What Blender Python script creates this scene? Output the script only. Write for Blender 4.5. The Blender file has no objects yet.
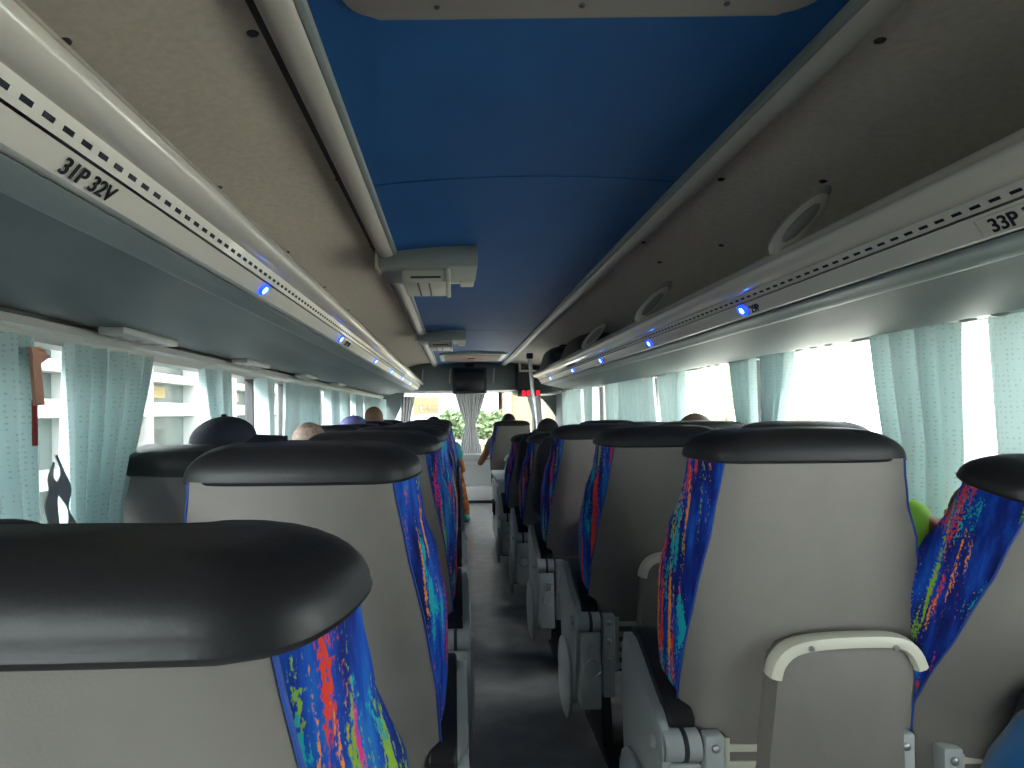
import bpy, bmesh, math, random
from mathutils import Vector, Matrix, Euler
random.seed(7)
S = bpy.context.scene
COL = S.collection
PI = math.pi
H = 1.22            # eye height above the aisle floor
F = 600.0           # focal length in pixels of a 1024 px wide frame
VX, VY, R = 455.0, 412.0, 0.012

def un(px, py, Y):
    """point of the place seen at pixel (px, py) at distance Y"""
    dx, du = (px - VX) * Y / F, (VY - py) * Y / F
    return Vector((dx + R * du, Y, H + du - R * dx))

# ------------------------------------------------------------------ materials
def mat(name, col, rough=0.6, metal=0.0, coat=0.0, spec=0.5, noise=0.0, nscale=40.0, bump=0.0, bscale=200.0):
    m = bpy.data.materials.new(name); m.use_nodes = True
    nt = m.node_tree; b = nt.nodes['Principled BSDF']
    b.inputs['Base Color'].default_value = (*col, 1)
    b.inputs['Roughness'].default_value = rough
    b.inputs['Metallic'].default_value = metal
    b.inputs['Coat Weight'].default_value = coat
    b.inputs['Specular IOR Level'].default_value = spec
    if noise or bump:
        tc = nt.nodes.new('ShaderNodeTexCoord')
    if noise:
        n = nt.nodes.new('ShaderNodeTexNoise'); n.inputs['Scale'].default_value = nscale
        n.inputs['Detail'].default_value = 4
        nt.links.new(tc.outputs['Object'], n.inputs['Vector'])
        r = nt.nodes.new('ShaderNodeValToRGB')
        r.color_ramp.elements[0].position = .3; r.color_ramp.elements[1].position = .7
        r.color_ramp.elements[0].color = (*[c * (1 - noise) for c in col], 1)
        r.color_ramp.elements[1].color = (*[min(1, c * (1 + noise)) for c in col], 1)
        nt.links.new(n.outputs['Fac'], r.inputs['Fac'])
        nt.links.new(r.outputs['Color'], b.inputs['Base Color'])
    if bump:
        n2 = nt.nodes.new('ShaderNodeTexNoise'); n2.inputs['Scale'].default_value = bscale
        n2.inputs['Detail'].default_value = 3
        nt.links.new(tc.outputs['Object'], n2.inputs['Vector'])
        bp = nt.nodes.new('ShaderNodeBump'); bp.inputs['Strength'].default_value = bump
        bp.inputs['Distance'].default_value = .002
        nt.links.new(n2.outputs['Fac'], bp.inputs['Height'])
        nt.links.new(bp.outputs['Normal'], b.inputs['Normal'])
    return m

def emis(name, col, strength):
    m = bpy.data.materials.new(name); m.use_nodes = True
    b = m.node_tree.nodes['Principled BSDF']
    b.inputs['Base Color'].default_value = (*[c * .5 for c in col], 1)
    b.inputs['Emission Color'].default_value = (*col, 1)
    b.inputs['Emission Strength'].default_value = strength
    return m

def glass(name, tint=(.93, .97, .96), refl=.06):
    m = bpy.data.materials.new(name); m.use_nodes = True
    nt = m.node_tree; nt.nodes.clear()
    out = nt.nodes.new('ShaderNodeOutputMaterial'); mx = nt.nodes.new('ShaderNodeMixShader')
    t = nt.nodes.new('ShaderNodeBsdfTransparent'); t.inputs['Color'].default_value = (*tint, 1)
    g = nt.nodes.new('ShaderNodeBsdfGlossy'); g.inputs['Roughness'].default_value = .02
    mx.inputs['Fac'].default_value = refl
    nt.links.new(t.outputs[0], mx.inputs[1]); nt.links.new(g.outputs[0], mx.inputs[2])
    nt.links.new(mx.outputs[0], out.inputs['Surface'])
    return m

def fabric_mat():
    """blue moquette with orange, lime, yellow and pink brush streaks"""
    m = bpy.data.materials.new('seat_moquette'); m.use_nodes = True
    nt = m.node_tree; N = nt.nodes.new; L = nt.links.new
    b = nt.nodes['Principled BSDF']; b.inputs['Roughness'].default_value = .8
    b.inputs['Specular IOR Level'].default_value = .2
    tc = N('ShaderNodeTexCoord'); oi = N('ShaderNodeObjectInfo')
    sp = N('ShaderNodeSeparateXYZ'); L(tc.outputs['Object'], sp.inputs[0])
    ab = N('ShaderNodeMath'); ab.operation = 'ABSOLUTE'; L(sp.outputs['X'], ab.inputs[0])
    sub = N('ShaderNodeMath'); sub.operation = 'ADD'; L(ab.outputs[0], sub.inputs[0]); L(sp.outputs['Y'], sub.inputs[1])
    rnd = N('ShaderNodeMath'); rnd.operation = 'MULTIPLY'; rnd.inputs[1].default_value = 1.0
    sc_ = N('ShaderNodeSeparateXYZ'); L(oi.outputs['Color'], sc_.inputs[0]); L(sc_.outputs['X'], rnd.inputs[0])
    cb = N('ShaderNodeCombineXYZ'); L(sub.outputs[0], cb.inputs['X']); L(sp.outputs['Z'], cb.inputs['Z']); L(rnd.outputs[0], cb.inputs['Y'])

    def noise(vs, off, detail=3, rough=.6):
        mp = N('ShaderNodeMapping'); mp.inputs['Scale'].default_value = vs; mp.inputs['Location'].default_value = off
        L(cb.outputs[0], mp.inputs['Vector'])
        n = N('ShaderNodeTexNoise'); n.inputs['Scale'].default_value = 1; n.inputs['Detail'].default_value = detail
        n.inputs['Roughness'].default_value = rough
        L(mp.outputs[0], n.inputs['Vector']); return n.outputs['Fac']

    def ramp(fac, stops):
        r = N('ShaderNodeValToRGB'); e = r.color_ramp.elements
        while len(e) < len(stops): e.new(.5)
        for el, (p, c) in zip(e, stops): el.position = p; el.color = (*c, 1)
        L(fac, r.inputs['Fac']); return r.outputs['Color']
    base = ramp(noise((16, 1, 4.5), (0, 0, 0), 4), [(.3, (.002, .004, .045)), (.45, (.004, .02, .20)), (.56, (.006, .07, .42)), (.7, (.02, .22, .55))])
    speck = noise((230, 1, 130), (3, 0, 1), 2)
    cur = base
    for vs, off, lo, c in [((20, 1, 2.4), (7.3, 3, 2.1), .61, (.75, .05, .02)), ((20, 1, 2.0), (1.9, 8, 5.7), .605, (.25, .42, .03)),
                           ((30, 1, 3.2), (4.4, 5, 9.2), .69, (.75, .04, .28)), ((40, 1, 3.0), (12.4, 2, 3.2), .65, (.85, .28, .02)),
                           ((20, 1, 6.0), (6.4, 1, 7.2), .645, (.01, .38, .42))]:
        n = noise(vs, off, 3, .55)
        ad = N('ShaderNodeMath'); ad.operation = 'MULTIPLY_ADD'; L(speck, ad.inputs[0]); ad.inputs[1].default_value = .30; L(n, ad.inputs[2])
        k = ramp(ad.outputs[0], [(lo + .135, (0, 0, 0)), (lo + .165, (1, 1, 1))])
        mx = N('ShaderNodeMixRGB'); L(k, mx.inputs['Fac']); L(cur, mx.inputs['Color1']); mx.inputs['Color2'].default_value = (*c, 1)
        cur = mx.outputs['Color']
    L(cur, b.inputs['Base Color'])
    return m

def curtain_mat(name, col, dots=True, trans=.42):
    m = bpy.data.materials.new(name); m.use_nodes = True
    nt = m.node_tree; N = nt.nodes.new; L = nt.links.new; nt.nodes.clear()
    out = N('ShaderNodeOutputMaterial'); mx = N('ShaderNodeMixShader'); mx.inputs['Fac'].default_value = trans
    d = N('ShaderNodeBsdfDiffuse'); t = N('ShaderNodeBsdfTranslucent')
    tc = N('ShaderNodeTexCoord'); mp = N('ShaderNodeMapping'); L(tc.outputs['UV'], mp.inputs['Vector'])
    vo = N('ShaderNodeTexVoronoi'); vo.inputs['Scale'].default_value = 1; mp.inputs['Scale'].default_value = (60, 48, 1)
    vo.inputs['Randomness'].default_value = .25
    L(mp.outputs[0], vo.inputs['Vector'])
    r = N('ShaderNodeValToRGB'); e = r.color_ramp.elements
    e[0].position = .17; e[1].position = .24
    e[0].color = (*[c * (.76 if dots else .9) for c in col], 1); e[1].color = (*col, 1)
    L(vo.outputs['Distance'], r.inputs['Fac'])
    L(r.outputs[0], d.inputs['Color']); L(r.outputs[0], t.inputs['Color'])
    L(d.outputs[0], mx.inputs[1]); L(t.outputs[0], mx.inputs[2]); L(mx.outputs[0], out.inputs['Surface'])
    return m

M = dict(
    vinyl=mat('seat_back_vinyl', (.175, .16, .14), .5, noise=.05, nscale=12, bump=.25, bscale=320),
    leather=mat('black_leatherette', (.012, .012, .014), .46, spec=.35, bump=.15, bscale=150),
    fabric=fabric_mat(),
    piping=mat('blue_piping', (.008, .05, .28), .6),
    redpiping=mat('red_piping', (.5, .02, .02), .5),
    grey=mat('grey_plastic', (.36, .385, .375), .42, bump=.1, bscale=500),
    cream=mat('cream_plastic', (.55, .53, .43), .4),
    dark=mat('dark_plastic', (.02, .022, .024), .45),
    metal=mat('bolt_metal', (.45, .46, .46), .3, metal=.8),
    chrome=mat('pole_metal', (.75, .76, .78), .2, metal=.7),
    white=mat('white_rail', (.80, .75, .66), .3, coat=.3),
    tube=mat('pearl_handrail', (.72, .66, .57), .22, coat=.5),
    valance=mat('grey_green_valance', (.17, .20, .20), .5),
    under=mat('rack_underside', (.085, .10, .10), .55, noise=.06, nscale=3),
    tan=mat('tan_ceiling_cloth', (.62, .54, .45), .85, noise=.08, nscale=60, bump=.2, bscale=300),
    blue=mat('blue_ceiling_vinyl', (.012, .075, .22), .6, spec=.2, noise=.06, nscale=5, bump=.12, bscale=250),
    rod=mat('cream_rod', (.50, .455, .39), .38),
    trimgrey=mat('grey_edge_strip', (.24, .26, .24), .5),
    floor=mat('dark_vinyl_floor', (.25, .245, .235), .36, noise=.2, nscale=9, bump=.1, bscale=400),
    wall=mat('grey_wall_board', (.30, .31, .30), .6),
    header=mat('grey_window_trim', (.40, .40, .37), .35, coat=.2),
    seal=mat('black_window_seal', (.02, .02, .02), .6),
    glass=glass('window_glass'),
    curtain=curtain_mat('teal_dotted_curtain', (.50, .62, .61), trans=.17),
    fcurtain=curtain_mat('grey_striped_curtain', (.36, .36, .37), False, .45),
    black=mat('black_cloth', (.012, .012, .013), .75, bump=.4, bscale=90),
    blackbag=mat('black_nylon', (.018, .018, .02), .45, bump=.4, bscale=60),
    maroon=mat('maroon_cloth', (.06, .035, .035), .8),
    whitep=mat('white_painted_panel', (.72, .72, .71), .4),
    silver=mat('silver_grey_panel', (.6, .6, .6), .35),
    screen=mat('black_screen', (.006, .006, .007), .25),
    skin=mat('brown_skin', (.36, .15, .08), .55), skinl=mat('light_skin', (.55, .30, .20), .5),
    hairb=mat('dark_hair', (.014, .010, .008), .6, bump=.5, bscale=120),
    hairl=mat('light_brown_hair', (.34, .23, .18), .5, noise=.35, nscale=60, bump=.5, bscale=120),
    hairg=mat('grey_brown_hair', (.16, .10, .085), .6, bump=.5, bscale=120),
    hairs=mat('short_brown_hair', (.20, .10, .06), .7, bump=.5, bscale=200),
    navy=mat('navy_cap_cloth', (.012, .016, .03), .8), violet=mat('violet_cap_cloth', (.13, .13, .33), .8),
    lime=mat('lime_shirt', (.30, .62, .03), .75), teal=mat('teal_shirt', (.02, .28, .34), .75),
    orange=mat('orange_print_trousers', (.42, .10, .02), .8, noise=.9, nscale=18), jean=mat('pale_trousers', (.35, .40, .5), .8),
    greyt=mat('grey_shirt', (.12, .12, .13), .8), shoe=mat('teal_shoe', (.06, .38, .34), .5),
    satin=mat('blue_satin', (.015, .12, .30), .3, coat=.2), peach=mat('peach_cloth', (.52, .26, .17), .7), red=mat('dark_red_cloth', (.30, .02, .015), .6),
    ribbon=mat('grey_ribbon', (.40, .42, .43), .6),
    lamp=emis('blue_number_lamp', (.005, .03, 1.0), 5.0), lampcore=emis('lamp_core', (.10, .35, 1.0), 40.0), redled=emis('red_led', (1.0, .01, .03), 3.0),
    ink=mat('black_ink', (.012, .012, .016), .6), navyink=mat('navy_slot', (.008, .008, .02), .7),
    yellow=mat('yellow_sign', (.105, .083, .03), .6), beige=mat('beige_render', (.135, .108, .06), .8),
    facade=mat('white_render', (.40, .395, .38), .8), shopglass=mat('dull_shop_glass', (.07, .085, .078), .25),
    ochre=mat('ochre_panel', (.24, .19, .08), .7), leaf=mat('leaf_green', (.10, .145, .065), .7, noise=.5, nscale=8), bark=mat('bark', (.10, .07, .05), .9),
    shade_ground=mat('ground_painted_shade', (.10, .10, .10), .9, noise=.15, nscale=3), paleleaf=mat('pale_leaf', (.34, .46, .22), .7), sun_ground=mat('ground_painted_sunlit', (.84, .79, .70), .9, noise=.1, nscale=3), hatch=mat('roof_hatch_lining', (.22, .19, .17), .6), rust=mat('brown_mesh', (.22, .13, .09), .7),
)

# ------------------------------------------------------------------ mesh helpers
def bm_new(): return bmesh.new()

def box(bm, x0, x1, y0, y1, z0, z1, bevel=0.0, seg=2):
    r = bmesh.ops.create_cube(bm, size=1.0)
    vs = r['verts']
    for v in vs:
        v.co = Vector((x0 + (v.co.x + .5) * (x1 - x0), y0 + (v.co.y + .5) * (y1 - y0), z0 + (v.co.z + .5) * (z1 - z0)))
    if bevel:
        es = list({e for v in vs for e in v.link_edges})
        bmesh.ops.bevel(bm, geom=es, offset=bevel, segments=seg, affect='EDGES', profile=.5)
    return bm

def loft(bm, rings, closed=True, cap=True):
    rows = [[bm.verts.new(p) for p in r] for r in rings]
    n = len(rows[0])
    for a, b in zip(rows, rows[1:]):
        for i in range(n if closed else n - 1):
            j = (i + 1) % n
            bm.faces.new((a[i], a[j], b[j], b[i]))
    if cap and closed:
        bm.faces.new(rows[0][::-1]); bm.faces.new(rows[-1])
    return rows

def tube(bm, pts, r, n=10, sx=1.0):
    pts = [Vector(p) for p in pts]; rings = []
    rr = r if isinstance(r, (list, tuple)) else [r] * len(pts)
    up = Vector((0, 0, 1))
    for i, p in enumerate(pts):
        d = (pts[min(i + 1, len(pts) - 1)] - pts[max(i - 1, 0)]).normalized()
        ref = up if abs(d.dot(up)) < .95 else Vector((0, 1, 0))
        u = d.cross(ref).normalized(); v = u.cross(d).normalized()
        rings.append([p + (u * math.cos(2 * PI * k / n) * sx + v * math.sin(2 * PI * k / n)) * rr[i] for k in range(n)])
    loft(bm, rings)

def capsule(bm, p0, p1, r0, r1, n=14, flat=1.0):
    p0, p1 = Vector(p0), Vector(p1); d = p1 - p0
    if d.length < 1e-5: d = Vector((0, 0, 1e-4))
    q = d.to_track_quat('Z', 'Y'); rings = []
    L = d.length
    for k in range(1, 5):
        a = -PI / 2 + PI / 2 * k / 4 if k < 4 else 0
        rings.append((r0 * math.sin(a), r0 * math.cos(a)))
    rings += [(L * .33, r0 + (r1 - r0) * .33), (L * .66, r0 + (r1 - r0) * .66)]
    for k in range(0, 4):
        a = PI / 2 * k / 4
        rings.append((L + r1 * math.sin(a), r1 * math.cos(a)))
    out = []
    for z, rad in rings:
        out.append([p0 + q @ Vector((rad * math.cos(2 * PI * i / n), flat * rad * math.sin(2 * PI * i / n), z)) for i in range(n)])
    loft(bm, out)

def ellipsoid(bm, c, rx, ry, rz, rot=None, u=18, v=12):
    r = bmesh.ops.create_uvsphere(bm, u_segments=u, v_segments=v, radius=1.0)
    q = rot or Euler((0, 0, 0)).to_matrix()
    for vv in r['verts']:
        vv.co = Vector(c) + q @ Vector((vv.co.x * rx, vv.co.y * ry, vv.co.z * rz))
    return r['verts']

def prism(bm, pts, axis, a0, a1, bevel=0.0, seg=2):
    """closed polygon pts (two coords) extruded along axis from a0 to a1"""
    def P(p, a):
        return {'x': Vector((a, p[0], p[1])), 'y': Vector((p[0], a, p[1])), 'z': Vector((p[0], p[1], a))}[axis]
    lo = [bm.verts.new(P(p, a0)) for p in pts]; hi = [bm.verts.new(P(p, a1)) for p in pts]
    n = len(pts); fs = [bm.faces.new(lo[::-1]), bm.faces.new(hi)]
    for i in range(n):
        j = (i + 1) % n
        bm.faces.new((lo[i], lo[j], hi[j], hi[i]))
    if bevel:
        es = list(set(fs[0].edges) | set(fs[1].edges))
        bmesh.ops.bevel(bm, geom=es, offset=bevel, segments=seg, affect='EDGES', profile=.5)

def spline(pts, n, closed=True):
    """Catmull-Rom through 2-D or 3-D points"""
    k = len(pts); out = []
    m = k if closed else k - 1
    for i in range(m):
        g = lambda j: Vector(pts[j % k]) if closed else Vector(pts[min(max(j, 0), k - 1)])
        p0, p1, p2, p3 = g(i - 1), g(i), g(i + 1), g(i + 2)
        for s in range(n):
            t = s / n
            out.append(.5 * ((2 * p1) + (p2 - p0) * t + (2 * p0 - 5 * p1 + 4 * p2 - p3) * t * t + (3 * p1 - p0 - 3 * p2 + p3) * t ** 3))
    if not closed: out.append(Vector(pts[-1]))
    return out

def obj(name, bm, m, parent=None, smooth=True, loc=None):
    bmesh.ops.recalc_face_normals(bm, faces=bm.faces)
    me = bpy.data.meshes.new(name); bm.to_mesh(me); bm.free()
    for x in (m if isinstance(m, (list, tuple)) else [m]): me.materials.append(x)
    if smooth:
        me.polygons.foreach_set('use_smooth', [True] * len(me.polygons))
        try: me.set_sharp_from_angle(angle=math.radians(38))
        except Exception: pass
    o = bpy.data.objects.new(name, me); COL.objects.link(o)
    if parent: o.parent = parent
    if loc: o.location = loc
    return o

def tag(o, label, cat, group=None, kind=None):
    o['label'] = label; o['category'] = cat
    if group: o['group'] = group
    if kind: o['kind'] = kind
    return o

def thing(name, label, cat, loc=(0, 0, 0), rz=0, group=None):
    o = bpy.data.objects.new(name, None); COL.objects.link(o); o.empty_display_size = .1
    o.location = loc; o.rotation_euler = (0, 0, rz)
    return tag(o, label, cat, group)

def struct(name, bm, m, parent=None, smooth=True):
    o = obj(name, bm, m, parent, smooth)
    if not parent: o['kind'] = 'structure'
    return o

def copy_tree(o, parent=None):
    c = o.copy(); COL.objects.link(c)
    if parent: c.parent = parent
    for ch in list(o.children): copy_tree(ch, c)
    return c

def text(name, s, size, mtx, m, parent):
    cu = bpy.data.curves.new(name, 'FONT'); cu.body = s; cu.size = size; cu.extrude = .0006; cu.align_x = 'LEFT'
    cu.offset = size * .018
    cu.materials.append(m)
    tmp = bpy.data.objects.new(name, cu); COL.objects.link(tmp)
    dg = bpy.context.evaluated_depsgraph_get(); dg.update()
    me = bpy.data.meshes.new_from_object(tmp.evaluated_get(dg)); me.name = name
    bpy.data.objects.remove(tmp); bpy.data.curves.remove(cu)
    if not me.materials: me.materials.append(m)
    o = bpy.data.objects.new(name, me); COL.objects.link(o)
    o.parent = parent; o.matrix_local = mtx
    return o

def frame_mtx(p, x, y):
    x = Vector(x).normalized(); y = Vector(y); y = (y - x * y.dot(x)).normalized(); z = x.cross(y)
    m = Matrix((x, y, z)).transposed().to_4x4(); m.translation = Vector(p); return m

# ------------------------------------------------------------------ room shell
XL, XR = -1.03, 1.44
YB, YF = -2.1, 8.62
ZC = H + .65
WTL, WTR = H + .180, H + .229      # window heads, left and right

bm = bm_new(); box(bm, XL - .04, XR + .04, YB, YF, -.05, 0); struct('floor', bm, M['floor'], smooth=False)

bm = bm_new(); box(bm, XL - .05, XL, YB, 7.35, 0, .74); box(bm, XL - .05, XL, 8.5, YF, 0, .74); struct('wall_left', bm, M['wall'], smooth=False)
bm = bm_new(); box(bm, XL - .04, XL - .005, 7.35, 7.42, 0, .74); box(bm, XL - .04, XL - .005, 8.43, 8.5, 0, .74); box(bm, XL - .04, XL - .005, 7.42, 8.43, 0, .06); box(bm, XL - .04, XL - .005, 7.42, 8.43, .70, .74)
dr = struct('door_1', bm, M['seal'], smooth=False)
bm = bm_new(); box(bm, XL - .027, XL - .019, 7.42, 8.43, .06, .70); obj('pane', bm, M['glass'], dr, False)
bm = bm_new(); box(bm, XR, XR + .05, YB, YF, 0, .74); struct('wall_right', bm, M['wall'], smooth=False)
bm = bm_new(); box(bm, XL - .05, XL, YB, YF, WTL, ZC + .05); struct('wall_left_header', bm, M['header'], smooth=False)
bm = bm_new(); box(bm, XR, XR + .05, YB, YF, WTR, ZC + .05); struct('wall_right_header', bm, M['header'], smooth=False)

bm = bm_new(); box(bm, XL, XR, YB - .05, YB, 0, ZC + .05); struct('wall_rear', bm, M['valance'], smooth=False)

# blue ceiling boards
def ceil_board(y0, y1):
    bm = bm_new(); prof = []
    for k in range(13):
        x = -.232 + (.632 + .232) * k / 12
        prof.append((x, ZC - .022 * ((x - .2) / .43) ** 2))
    prof += [(.632, ZC + .03), (-.232, ZC + .03)]
    prism(bm, prof, 'y', y0 + .004, y1 - .004)
    return struct('ceiling', bm, M['blue'])
for a, b in ((YB, 1.66), (1.66, 4.80), (4.80, 7.98)): ceil_board(a, b)
bm = bm_new(); box(bm, XL - .05, XR + .05, YB - .05, YF + .2, ZC + .06, ZC + .1); struct('ceiling_roof', bm, M['dark'], smooth=False)
bm = bm_new(); box(bm, -.25, .65, YB, 8.0, ZC + .032, ZC + .045); struct('ceiling_backing', bm, M['dark'], smooth=False)

def side_ceiling(side):
    bm = bm_new()
    # distance from the aisle edge of the board outward, height
    prof = [(0, .652), (.15, .645), (.32, .615), (.5, .56), (.66, .48), (.78, .40)]
    prof = spline(prof, 4, False)
    x0 = -.24 if side < 0 else .64
    pts = [(x0 + side * p[0], H + p[1]) for p in prof]
    top = [(x, z + .02) for x, z in pts[::-1]]
    prism(bm, pts + top, 'y', YB, 7.98)
    o = struct('ceiling_left' if side < 0 else 'ceiling_right', bm, M['tan'])
    return o
cl, cr = side_ceiling(-1), side_ceiling(1)
# small black clips pressed into the side panels
def clip(parent, px, py, side):
    best = None
    prof = spline([(0, .652), (.15, .645), (.32, .615), (.5, .56), (.66, .48), (.78, .40)], 8, False)
    x0 = -.24 if side < 0 else .64
    for a, b in zip(prof, prof[1:]):
        x, z = x0 + side * (a[0] + b[0]) / 2, (a[1] + b[1]) / 2
        du = z + R * x; Y = du * F / (VY - py); pxx = VX + (x - R * z) * F / Y
        if best is None or abs(pxx - px) < best[0]: best = (abs(pxx - px), x, Y, z)
    bm = bm_new(); ellipsoid(bm, (best[1], best[2], H + best[3]), .011, .009, .006, u=10, v=6)
    obj('clip', bm, M['dark'], parent)
for px, py in ((66, 41), (256, 33), (220, 187), (338, 179), (286, 252), (370, 246), (324, 287), (346, 310)): clip(cl, px, py, -1)
for px, py in ((874, 40), (825, 181), (718, 179), (722, 245), (646, 242), (660, 262), (667, 282)): clip(cr, px, py, 1)

# cream half-round rods along both edges of the blue boards
def rod(side, name):
    bm = bm_new(); c = -.262 if side < 0 else .662
    pts = [(c + .034 * math.cos(a), H + .628 + .026 * math.sin(a)) for a in [2 * PI * k / 20 for k in range(20)]]
    prism(bm, pts, 'y', YB, 7.98)
    t = struct(name, bm, M['rod'])
    bm = bm_new(); e = -.226 if side < 0 else .626
    box(bm, e - .008, e + .008, YB, 7.98, H + .612, H + .648, .004); obj('edge_strip', bm, M['trimgrey'], t)
    bm = bm_new(); g = -.303 if side < 0 else .700
    box(bm, g - .01, g + .01, YB, 7.98, H + .632, H + .648); obj('shadow_strip', bm, M['seal'], t)  # black strip standing in for the shadow band along the rod
rod(-1, 'trim_1'); rod(1, 'trim_2')

# ------------------------------------------------------------------ windows
wn = [0]
def side_window(side, y0, y1, z0, z1):
    wn[0] += 1
    x = XL - .025 if side < 0 else XR + .025
    bm = bm_new(); w = .010
    box(bm, x - .02, x + .02, y0, y0 + w, z0, z1); box(bm, x - .02, x + .02, y1 - w, y1, z0, z1)
    box(bm, x - .02, x + .02, y0 + w, y1 - w, z0, z0 + w); box(bm, x - .02, x + .02, y0 + w, y1 - w, z1 - w, z1)
    f = struct('window_%d' % wn[0], bm, M['seal'], smooth=False)
    bm = bm_new(); box(bm, x - .004, x + .004, y0 + w, y1 - w, z0 + w, z1 - w); obj('pane', bm, M['glass'], f, False)
for a, b in ((YB, -.6), (-.6, 1.37), (1.37, 3.08), (3.08, 3.66), (3.66, 5.3), (5.3, 6.9), (6.9, 8.5)): side_window(-1, a, b, .74, WTL + .012)
for a, b in ((YB, -.3), (-.3, 1.76), (1.76, 2.88), (2.88, 4.4), (4.4, 6.0), (6.0, 7.7)): side_window(1, a, b, .74, WTR + .012)
bm = bm_new(); box(bm, XR, XR + .05, 7.7, YF, .74, WTR); struct('wall_right_front', bm, M['valance'], smooth=False)
# glossy strip under the racks where it meets the window head
def strip(side, name):
    bm = bm_new()
    if side < 0: pts = [(XL, WTL), (XL + .03, WTL), (XL + .035, WTL + .022), (XL + .055, WTL + .03), (XL + .055, WTL + .05), (XL, WTL + .07)]
    else: pts = [(XR, WTR), (XR - .03, WTR), (XR - .035, WTR + .012), (XR - .055, WTR + .016), (XR - .055, WTR + .03), (XR, WTR + .06)]
    prism(bm, pts, 'y', YB, 8.3 if side < 0 else 7.6)
    struct(name, bm, M['header'], smooth=False)
strip(-1, 'trim_3'); strip(1, 'trim_4')

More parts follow.
